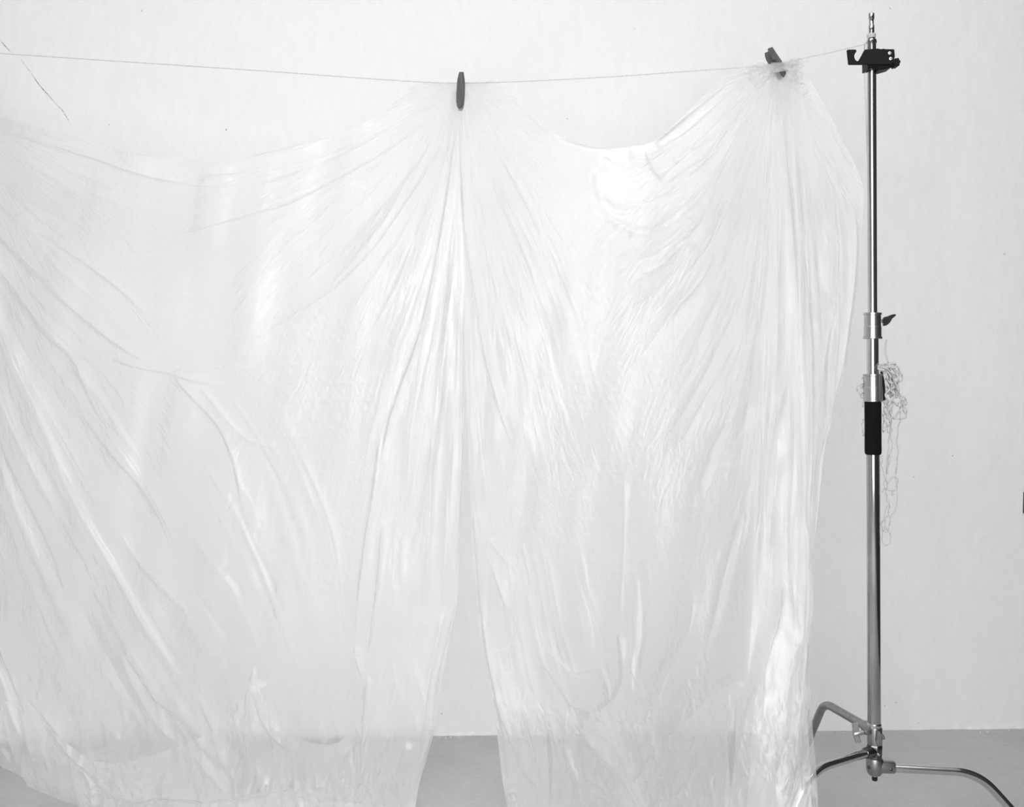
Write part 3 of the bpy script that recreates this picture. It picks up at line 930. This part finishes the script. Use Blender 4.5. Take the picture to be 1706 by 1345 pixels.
wisps = [patch([(1276, 116 - k), (1290, 114), (1306, 112 - k), (1320, 112)],
               [(1278, 130), (1291, 127 + k), (1304, 126), (1318, 132 + k)],
               [(1276, 116 - k), (1275, 123), (1278, 130)], [(1320, 112), (1322, 122), (1318, 132 + k)], 44, 24, 'R', 35 + 10 * 0, off=0.036 + .012 * k,
               extra=lambda px, py, k=k: 0.032 + 0.004 * k + 0.003 * vnoise2(px / 6., py / 5., 80 + k)) for k in range(3)]
s2 = film('plastic_sheet', [low_right, right_main, right_bundle, right_inner, pocket, tuft, low_left, low_mid, right_top_hem] + wisps, M_film2)
tag(s2, 'clear plastic sheet hung between the two clothespins, beside the steel stand', 'plastic sheet')

# ------------------------------------------------------------ clothespins
def peg(label, outline, Yc, centre, depth=0.010):
    c = P(centre[0], centre[1], Yc)
    root = empty('clothespin', c)
    tag(root, label, 'clothespin', )
    def loc(poly, Y):
        out = []
        for x, y in poly:
            p = P(x, y, Y) - c
            out.append((p.x, p.z))
        return out
    mbf = MB().prism(loc(outline, Yc), -0.024 - depth, -0.024, 0.0012)
    mbf.build('prong', M_wood, root)
    # rear prong, seen only from the side
    sh = [(centre[0] + (x - centre[0]) * .97, centre[1] + (y - centre[1]) * .98) for x, y in outline]
    MB().prism(loc(sh, Yc), 0.004, 0.004 + depth, 0.0012).build('prong', M_wood, root)
    return root, c
Y1 = line_Y(767)
o1 = [(640 + x / 6.404, 90 + y / 6.404) for x, y in
      [(808, 225), (853, 225), (858, 260), (862, 320), (861, 430), (852, 530), (845, 575), (830, 598), (806, 603), (786, 590), (776, 540), (776, 470), (781, 380), (788, 300), (800, 250)]]
pg1, c1 = peg('dark grey upright clothespin in the middle of the string', o1, Y1, (767, 140))
o2 = [(1260 + x / 13.45, 70 + y / 13.45) for x, y in
      [(205, 220), (295, 190), (400, 350), (505, 500), (545, 600), (600, 745), (590, 800), (560, 850), (500, 800), (430, 660), (385, 560), (388, 510), (350, 475), (290, 462), (240, 370), (215, 290)]]
Y2 = line_Y(1291)
pg2, c2 = peg('dark grey tilted clothespin half hidden by the gathered plastic', o2, Y2, (1291, 109))
for pg_, cc, ang in ((pg1, c1, 0.05), (pg2, c2, -0.45)):
    # spring: coil between the prongs and an arm over each
    m_ = MB()
    q = []
    for i in range(49):
        a = i / 48 * 2 * math.pi * 4
        q.append(Vector((-0.007 + 0.014 * i / 48, -0.010 + 0.005 * math.cos(a), 0.006 * math.sin(a))))
    m_.tube(q, 0.0008, 6)
    m_.tube(catmull([q[0], Vector((-0.0075, -0.018, -0.004)), Vector((-0.006, -0.0235, -0.010))], 5), 0.0008, 6)
    m_.tube(catmull([q[-1], Vector((0.0075, 0.0, -0.004)), Vector((0.006, 0.0035, -0.010))], 5), 0.0008, 6)
    sp = m_.build('spring', M_metal, pg_, sharp=80)

# ------------------------------------------------------------ steel stand
K = YS / F                      # metres per traced unit at the stand
def zz(py): return H - (py - HY) * K
stand = empty('light_stand', (SAX, YS, 0))
tag(stand, 'tall chromed steel studio stand with three bent legs and black grip', 'stand')
tilt = Matrix.Shear('XY', 4, (0, 0))
def sh(o):                       # lean the column a little
    for v in o.data.vertices:
        v.co.x -= 0.0040 * v.co.z
    return o
R = lambda w_: w_ * K / 2
def lathe_part(name, prof, mat, seg=40, parent=stand):
    # prof: (width px, py)
    m_ = MB().lathe([(R(w_), zz(y)) for w_, y in prof], seg)
    return sh(m_.build(name, mat, parent))
lathe_part('base_column', [(20, 1212), (21.5, 1209), (21.5, 757), (21.5, 700), (20.8, 672)], M_tube)
lathe_part('middle_riser', [(19.3, 662), (19.3, 640), (19.3, 560), (18.6, 555)], M_metal)
lathe_part('top_riser', [(15.2, 556), (15.2, 540), (15.2, 74), (15.2, 73.5), (17.2, 73), (17.2, 70), (16, 66.5), (12.5, 65.5)], M_metal)
lathe_part('spigot', [(11.5, 66), (11.5, 62), (9.6, 56), (9.6, 55.5), (8.9, 54.5), (9.6, 53), (9.6, 43), (8.0, 41.8), (8.0, 32.5), (9.8, 31.3), (9.8, 23.5), (8.6, 22.2)], M_metal, 28)
lathe_part('collar', [(27, 565), (31, 564.4), (31.6, 563), (31, 561.5), (28.5, 561), (28.5, 545), (28.0, 544.3), (27.0, 543.6), (27.0, 525), (29.5, 524.5), (30, 523), (29.5, 521.5), (25, 521)], M_satin)
lathe_part('collar', [(28, 669.5), (32, 669), (32.5, 667.5), (32, 666), (31.5, 665.5), (31.5, 646), (31, 645), (30.0, 644.3), (30.0, 627), (32.5, 626.5), (33, 625), (32.5, 623.5), (27, 623)], M_satin)
lathe_part('grip_sleeve', [(22, 757.6), (25, 757), (26.8, 754.5), (27.2, 750), (27, 710), (27.2, 672), (27.2, 670), (22, 669.6)], M_foam)
lathe_part('column_ring', [(20, 1212), (22.5, 1211.5), (23.3, 1209.5), (23.3, 1206.5), (22.6, 1205), (21.6, 1204.6)], M_metal)

# lever screw on the upper collar
def wing(name, base_px, base_py, dirn, pts_px, mat, parent, Yoff=0.0, thick=0.005):
    poly = [((x - 1457.3) * K, zz(y)) for x, y in pts_px]
    m_ = MB().prism(poly, Yoff - thick / 2, Yoff + thick / 2, 0.0012)
    return m_
m_ = wing('locking_lever', 0, 0, 0, [(1471, 529.5), (1474, 528), (1478, 527.5), (1482, 525.5), (1486, 524), (1490.5, 523.8), (1491.5, 525.5), (1489, 528), (1485, 531), (1482.5, 536), (1479, 540), (1474.5, 543), (1471, 543.5)], None, None, -0.002, 0.012)
m_.tube([Vector(((1469 - 1457.3) * K, -0.002, zz(535))), Vector(((1476 - 1457.3) * K, -0.002, zz(535)))], 0.0055, 14)
m_.build('locking_lever', M_castdark, stand)
# rear lever of the lower collar, coloured black for the shade behind the cord
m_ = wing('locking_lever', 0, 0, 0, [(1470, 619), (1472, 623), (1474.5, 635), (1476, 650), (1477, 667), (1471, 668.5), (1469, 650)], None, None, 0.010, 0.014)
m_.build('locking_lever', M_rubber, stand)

# legs
def leg(zc, az, name='leg', run=0.235, r=0.0116, drop_r=0.20, mat=M_metal, start=0.015, br=0.062, foot=0.02):
    a = math.radians(az)
    d = Vector((math.cos(a), math.sin(a), 0))
    A = d * start + Vector((0, 0, zc))
    Bp = d * run + Vector((0, 0, zc))
    Cp = d * (run + drop_r) + Vector((0, 0, foot))
    u1 = (A - Bp).normalized(); u2 = (Cp - Bp).normalized()
    p1 = Bp + u1 * br; p2 = Bp + u2 * br
    q = [A, A.lerp(p1, .5)]
    for i in range(13):
        t = i / 12
        q.append(p1 * (1 - t) ** 2 + Bp * 2 * t * (1 - t) + p2 * t * t)
    q += [p2.lerp(Cp, .5), Cp]
    o = MB().tube(q, r, 28).build(name, mat, stand)
    # rubber foot
    e = (Cp - p2).normalized()
    MB().tube([Cp - e * .03, Cp - e * .028, Cp + e * 0.002, Cp + e * 0.008], [r, r + .0025, r + .0025, r * .8], 20).build('rubber_foot', M_rubber, o)
    return d
Z1, Z2, Z3 = 0.343, 0.292, 0.250
leg(Z1, 105, run=0.250, drop_r=0.20, mat=M_cast, start=0.012, br=0.04)  # back leg's shadow is put into its darker, duller metal
leg(Z2, 213, run=0.245, drop_r=0.20)
leg(Z3 - .002, -8, run=0.262, drop_r=0.205, start=0.03)

# leg castings
def lathe_m(prof, seg=36): return MB().lathe(prof, seg)
def socket(mb_, z, az, r0, r1, length, start=0.0):
    a = math.radians(az); d = Vector((math.cos(a), math.sin(a), 0))
    p = [d * start + Vector((0, 0, z)), d * (length - .004) + Vector((0, 0, z)), d * length + Vector((0, 0, z))]
    mb_.tube(p, [r0, r1, r1 * .9], 24)
# upper casting, holds the back leg
cb = lathe_m([(.014, zz(1241)), (.0190, zz(1240)), (.0195, zz(1236)), (.0195, zz(1214)), (.0185, zz(1211.5)), (.0165, zz(1211))])
socket(cb, Z1, 105, .0165, .0150, .050)
c1_ = cb.build('leg_socket', M_cast, stand)
# middle casting, dark, holds the front-left leg
cb = lathe_m([(.015, zz(1268)), (.0195, zz(1267)), (.0198, zz(1262)), (.0205, zz(1252)), (.0215, zz(1243)), (.0195, zz(1240)), (.016, zz(1239))], 8)
socket(cb, Z2, 213, .0175, .0150, .040)
cb.build('leg_socket', M_castdark, stand)
# lower casting
cb = lathe_m([(.010, zz(1292)), (.0165, zz(1290.5)), (.0205, zz(1286)), (.0225, zz(1278)), (.0225, zz(1268)), (.0205, zz(1263)), (.016, zz(1261.5))])
socket(cb, Z3, -8, .0185, .0165, .052)
a = math.radians(-8); d = Vector((math.cos(a), math.sin(a), 0)); side = Vector((d.y, -d.x, 0))
cb.build('leg_socket', M_cast, stand)
def screw(p, nrm, r, h, mat=M_castdark, name='screw'):
    nrm = nrm.normalized()
    m_ = MB().tube([p, p + nrm * h * .8, p + nrm * h], [r, r, r * .75], 16)
    # hex recess ring
    m_.tube([p + nrm * h, p + nrm * (h + .0006)], [r * .45, r * .4], 6)
    return m_.build(name, mat, stand)
screw(d * .038 + Vector((0, 0, Z3)) + Vector((-.001, -.0165, -.001)), Vector((0, -1, 0)), .0042, .0022)
screw(Vector((-.0195, -.012, Z3 + .002)), Vector((-.8, -.6, 0)), .0045, .003)
screw(Vector((.004, -.0185, zz(1253))), Vector((.1, -1, 0)), .004, .003, M_metal)
# centre pin
MB().lathe([(.0050, zz(1296.5)), (.0050, zz(1289))], 20).build('pin', M_metal, stand)
MB().lathe([(.0040, zz(1301.5)), (.0068, zz(1300.5)), (.0075, zz(1298)), (.0075, zz(1295.5)), (.0060, zz(1294.5))], 24).build('pin_cap', M_rubber, stand)

# clamp ears with T-wing screw at the left
m_ = MB()
m_.prism([((x - 1457.3) * K, zz(y)) for x, y in [(1455, 1213), (1460, 1212.5), (1463, 1218), (1464, 1228), (1462, 1236), (1457, 1237), (1454, 1230)]], -.030, -.014, .0015)
m_.prism([((x - 1457.3) * K, zz(y)) for x, y in [(1463, 1215), (1465.5, 1218), (1468.5, 1222), (1469.5, 1227), (1463.5, 1227.5)]], -.026, -.012, .0012)
m_.build('clamp_ear', M_cast, stand)
m_ = MB()
def pk(x, y, dy): return Vector(((x - 1457.3) * K, dy, zz(y)))
m_.tube([pk(1446, 1217.5, -.010), pk(1441, 1217.5, -.012), pk(1438, 1217.5, -.012), pk(1437, 1217.5, -.012)], [.0068, .0072, .0066, .004], 20)
m_.build('boss', M_cast, stand)
m_ = MB()
m_.tube([pk(1439, 1218, -.012), pk(1434, 1218, -.012)], .0036, 14)
m_.tube([pk(1436, 1218, -.012), pk(1430, 1219, -.012), pk(1422, 1220.5, -.012), pk(1420, 1220.8, -.012)], [.0055, .0062, .0068, .0055], 20)
# curved T wing
wp = [(1416.8, 1203), (1417.6, 1210), (1418, 1218), (1419.5, 1226), (1423, 1235.5)]
inner = [(1432.5, 1235), (1430, 1227), (1427.5, 1218), (1428.8, 1212), (1427, 1202)]
m_.prism([((x - 1457.3) * K, zz(y)) for x, y in wp + inner], -.0165, -.0075, .0022)
m_.build('wing_screw', M_satin, stand)

# ------------------------------------------------------------ background hook clamp
hookc = empty('hook_clamp', (axis_x(zz(103)), YS, zz(103)))
tag(hookc, 'black clamp with an open hook, fixed near the top of the steel stand', 'clamp')
def hz(pt):
    x, y = 1340 + pt[0] / 7.473, pt[1] / 7.473
    return ((x - 853) * K - axis_x(zz(103)), zz(y) - zz(103))
plate = [(482, 672), (490, 665), (585, 664), (596, 675), (596, 690), (580, 712), (570, 740), (572, 765), (583, 790), (600, 806), (615, 806), (630, 792),
         (665, 730), (695, 672), (710, 662), (770, 660), (800, 652), (860, 652), (900, 660), (930, 654), (960, 660), (1055, 660), (1062, 668), (1070, 750),
         (1050, 800), (1035, 848), (505, 849), (500, 840)]
MB().prism([hz(p) for p in plate], -.036, -.028, .0012).build('hook_plate', M_black, hookc, smooth=True, sharp=25)
m_ = MB()
m_.prism([hz(p) for p in [(745, 668), (895, 656), (950, 662), (1000, 690), (1030, 850), (1045, 870), (930, 902), (890, 898), (860, 868), (750, 893)]], -.028, .022, .003)
jaw = m_.build('jaw', M_black, hookc, sharp=25)
m_ = MB()
kx, kz = hz((1095, 818))
kp = []
for i in range(24):
    a = 2 * math.pi * i / 24
    rr_ = (.0118 if (i // 2) % 2 == 0 else .0100)
    kp.append((kx + rr_ * math.cos(a) * .82, kz + rr_ * math.sin(a)))
m_.prism(kp, -.036, -.006, .0012)
m_.tube([Vector((kx - .022, -.020, kz + .003)), Vector((kx, -.020, kz))], .0045, 14)
m_.build('knob', M_black, hookc, sharp=25)
for p in ((1003, 710), (1015, 778)):
    x, z = hz(p)
    m_ = MB()
    m_.tube([Vector((x, -.036, z)), Vector((x, -.0375, z)), Vector((x, -.038, z))], [.0043, .0041, .003], 20)
    rv = m_.build('rivet', M_rivet, hookc)
    MB().tube([Vector((x, -.0378, z)), Vector((x, -.0383, z))], .0012, 10).build('rivet_hole', M_black, rv)

# ------------------------------------------------------------ bundle of cord
def q1(pts, dy, s=12.227, ox=1420, oy=590):
    out = []
    for i, p in enumerate(pts):
        x, y = ox + p[0] / s, oy + p[1] / s
        yy = dy[i] if isinstance(dy, (list, tuple)) else dy
        out.append(P(x, y, YS + yy))
    return out
cords = []
C1 = [ # zoom of the knotted top
 ([(690, -290), (680, 0), (735, 190), (830, 215), (870, 205), (820, 175)], .004),
 ([(540, 225), (620, 205), (760, 200), (860, 190), (870, 225), (790, 235), (650, 215)], -.012),
 ([(520, 250), (580, 230), (690, 260), (790, 280), (870, 270), (910, 250)], -.018),
 ([(520, 280), (590, 262), (700, 300), (790, 365), (850, 410), (890, 480)], -.022),
 ([(530, 300), (570, 330), (640, 350), (660, 440), (680, 520), (670, 600), (700, 700), (740, 740)], -.024),
 ([(560, 320), (640, 330), (700, 420), (710, 500), (770, 580), (830, 600), (850, 650), (810, 700), (760, 720), (700, 790), (680, 870), (720, 930), (780, 950), (840, 900), (850, 810), (790, 740), (730, 650), (690, 540)], -.030),
 ([(570, 300), (690, 330), (760, 430), (780, 520), (800, 620), (790, 700), (850, 770), (880, 800), (860, 880), (900, 890)], -.020),
 ([(700, 330), (790, 390), (840, 470), (860, 560), (890, 640), (920, 700), (930, 770), (900, 870), (920, 890)], -.014),
 ([(820, 320), (900, 260), (960, 330), (990, 400), (1020, 460), (1000, 540), (940, 575), (920, 520), (960, 440), (910, 360), (840, 300)], -.006),
 ([(850, 330), (880, 420), (920, 470), (930, 560), (940, 700), (935, 790), (970, 820), (930, 850)], -.004),
 ([(760, 350), (800, 430), (830, 510), (870, 590), (900, 660), (910, 760), (890, 830)], -.010),
 ([(940, 880), (990, 900), (1010, 960), (1000, 1040), (930, 1060), (880, 1010), (840, 980), (780, 1010), (740, 1080), (720, 1170)], -.012),
 ([(960, 840), (1050, 890), (1100, 950), (1090, 1020), (1030, 1060), (1030, 1130), (1070, 1200), (1090, 1270)], -.006),
 ([(1000, 900), (1010, 1020), (970, 1120), (930, 1200), (880, 1290), (830, 1310)], -.010),
 ([(1040, 940), (1060, 1050), (1100, 1150), (1100, 1240), (1060, 1300), (980, 1325), (900, 1320), (830, 1310), (800, 1240), (790, 1120), (830, 1020), (870, 1000), (920, 1050), (960, 980), (980, 900)], -.014),
 ([(700, 920), (680, 1000), (650, 1090), (670, 1170), (700, 1250), (760, 1330), (790, 1420)], -.016),
 ([(640, 960), (660, 1040), (700, 1100), (740, 1180), (760, 1270), (790, 1360)], -.008),
 ([(730, 940), (720, 1020), (750, 1080), (800, 1130), (790, 1260)], -.010),
 ([(280, 460), (230, 540), (180, 610), (100, 660), (90, 720), (140, 780), (200, 790), (260, 740)], .004),
 ([(270, 520), (200, 610), (190, 680), (210, 750), (170, 810), (190, 870), (240, 900), (270, 850)], .008),
 ([(280, 560), (300, 480), (250, 540), (220, 620), (260, 700)], .012),
 ([(160, 790), (190, 880), (230, 970), (260, 1080), (280, 1010), (250, 900), (200, 820)], .006),
]
for pts_, dy in C1: cords.append(q1(pts_, dy))
C2 = [ # sleeve level
 ([(300, 235), (250, 245), (200, 300), (190, 380), (205, 470), (250, 555), (300, 565)], .010),
 ([(610, 60), (650, 100), (640, 190), (670, 290), (730, 360), (770, 430), (770, 520)], -.010),
 ([(615, 130), (640, 280), (625, 400), (612, 470)], .0),
 ([(690, 100), (700, 210), (760, 230), (770, 290), (740, 340), (700, 370), (660, 460), (620, 510)], -.012),
 ([(760, 60), (780, 200), (790, 330), (800, 450), (750, 510), (710, 460), (720, 360)], -.008),
 ([(770, 300), (760, 500), (745, 700), (725, 880), (712, 1100), (700, 1345)], -.006),
 ([(780, 420), (775, 560), (800, 700), (790, 900), (760, 1060), (735, 1200), (720, 1345)], -.010),
 ([(975, 70), (980, 180), (960, 290), (930, 440), (910, 600), (920, 800), (915, 1000), (912, 1090), (885, 1345)], -.006),
]
for pts_, dy in C2: cords.append(q1(pts_, dy, 12.227, 1420, 680))
C3 = [ # long hanging loops
 ([(690, -20), (665, 120), (648, 260), (655, 330), (670, 350), (700, 285), (750, 268), (785, 290), (790, 350), (770, 410), (730, 435), (670, 425), (630, 400), (580, 455)], -.004),
 ([(580, 0), (595, 60), (590, 120), (615, 240), (650, 330), (655, 400), (640, 470), (650, 540), (680, 600), (690, 650), (680, 570), (655, 480), (620, 390), (615, 340), (640, 300)], -.006),
 ([(785, 0), (775, 150), (755, 260), (780, 380), (778, 480), (785, 580), (750, 680), (705, 750), (690, 800), (680, 900)], -.004),
 ([(660, 620), (630, 720), (600, 810), (590, 860), (605, 930), (635, 948), (670, 930), (690, 850), (690, 750), (665, 690)], -.003),
 ([(680, 650), (670, 720), (640, 780), (625, 850), (630, 930)], .0),
 ([(640, 800), (600, 820), (590, 900), (595, 1010), (610, 1090), (640, 1118), (680, 1095), (705, 1010), (690, 960), (665, 930), (640, 880)], -.006),
 ([(660, 0), (655, 140), (640, 260), (660, 360), (650, 420)], .002),
 ([(745, 440), (715, 465), (715, 490), (745, 470)], -.003),
]
for pts_, dy in C3: cords.append(q1(pts_, dy, 7.473, 1390, 760))
rj = random.Random(4)
extra = []
for k in range(11):
    x0 = rj.uniform(590, 760); x1 = rj.uniform(700, 930)
    extra.append(q1([(x0, rj.uniform(250, 330)), (x0 + rj.uniform(20, 90), rj.uniform(400, 480)), (x1, rj.uniform(540, 620)),
                     (x1 + rj.uniform(-60, 60), rj.uniform(700, 760)), (x1 - rj.uniform(-50, 70), rj.uniform(800, 900))], rj.uniform(0.002, 0.022)))
cords = extra + cords
NX = len(extra) + len(C1)
m_ = MB()
for ci, c in enumerate(cords):
    thick = 0.0023 if ci < NX else (0.0016 if ci < NX + len(C2) else 0.0011)
    q = catmull(c, 6)
    for i, v in enumerate(q):
        v.y += 0.0035 * math.sin(i * .55 + ci * 1.7)
        # keep clear of collar and sleeve
        dx = v.x - axis_x(v.z); dy_ = v.y - YS
        rmin = .0262 if v.z > zz(760) else 0.0195
        if v.z > zz(620): rmin = 0.018
        rr_ = math.hypot(dx, dy_)
        if rr_ < rmin and rr_ > 1e-6:
            v.x = axis_x(v.z) + dx / rr_ * rmin
            v.y = YS + dy_ / rr_ * rmin
    m_.tube(q, thick, 8)
m_.build('cord_bundle', M_cord, sharp=80)
tag(bpy.data.objects['cord_bundle'], 'tangled skein of white cord hanging on the stand beside the black grip', 'cord')

# ------------------------------------------------------------ fitting at the right edge
pf = on_wall(1710.6, 832, 0)
fit = empty('wall_fitting', pf)
tag(fit, 'small dark fitting cut by the right frame edge, on the white wall', 'fitting')
m_ = MB()
m_.prism([(-.016, -.05), (.05, -.055), (.05, .03), (.004, .034), (-.014, .026)], -.026, 0.0, .003)
m_.build('body', M_fit, fit, sharp=30)
m_ = MB().tube([Vector((-.012, -.024, .034)), Vector((-.014, -.036, .036)), Vector((-.014, -.040, .036))], [.006, .007, .005], 16)
m_.tube([Vector((-.008, -.024, .020)), Vector((-.014, -.036, .036))], .004, 12)
m_.build('knob', M_fit, fit)
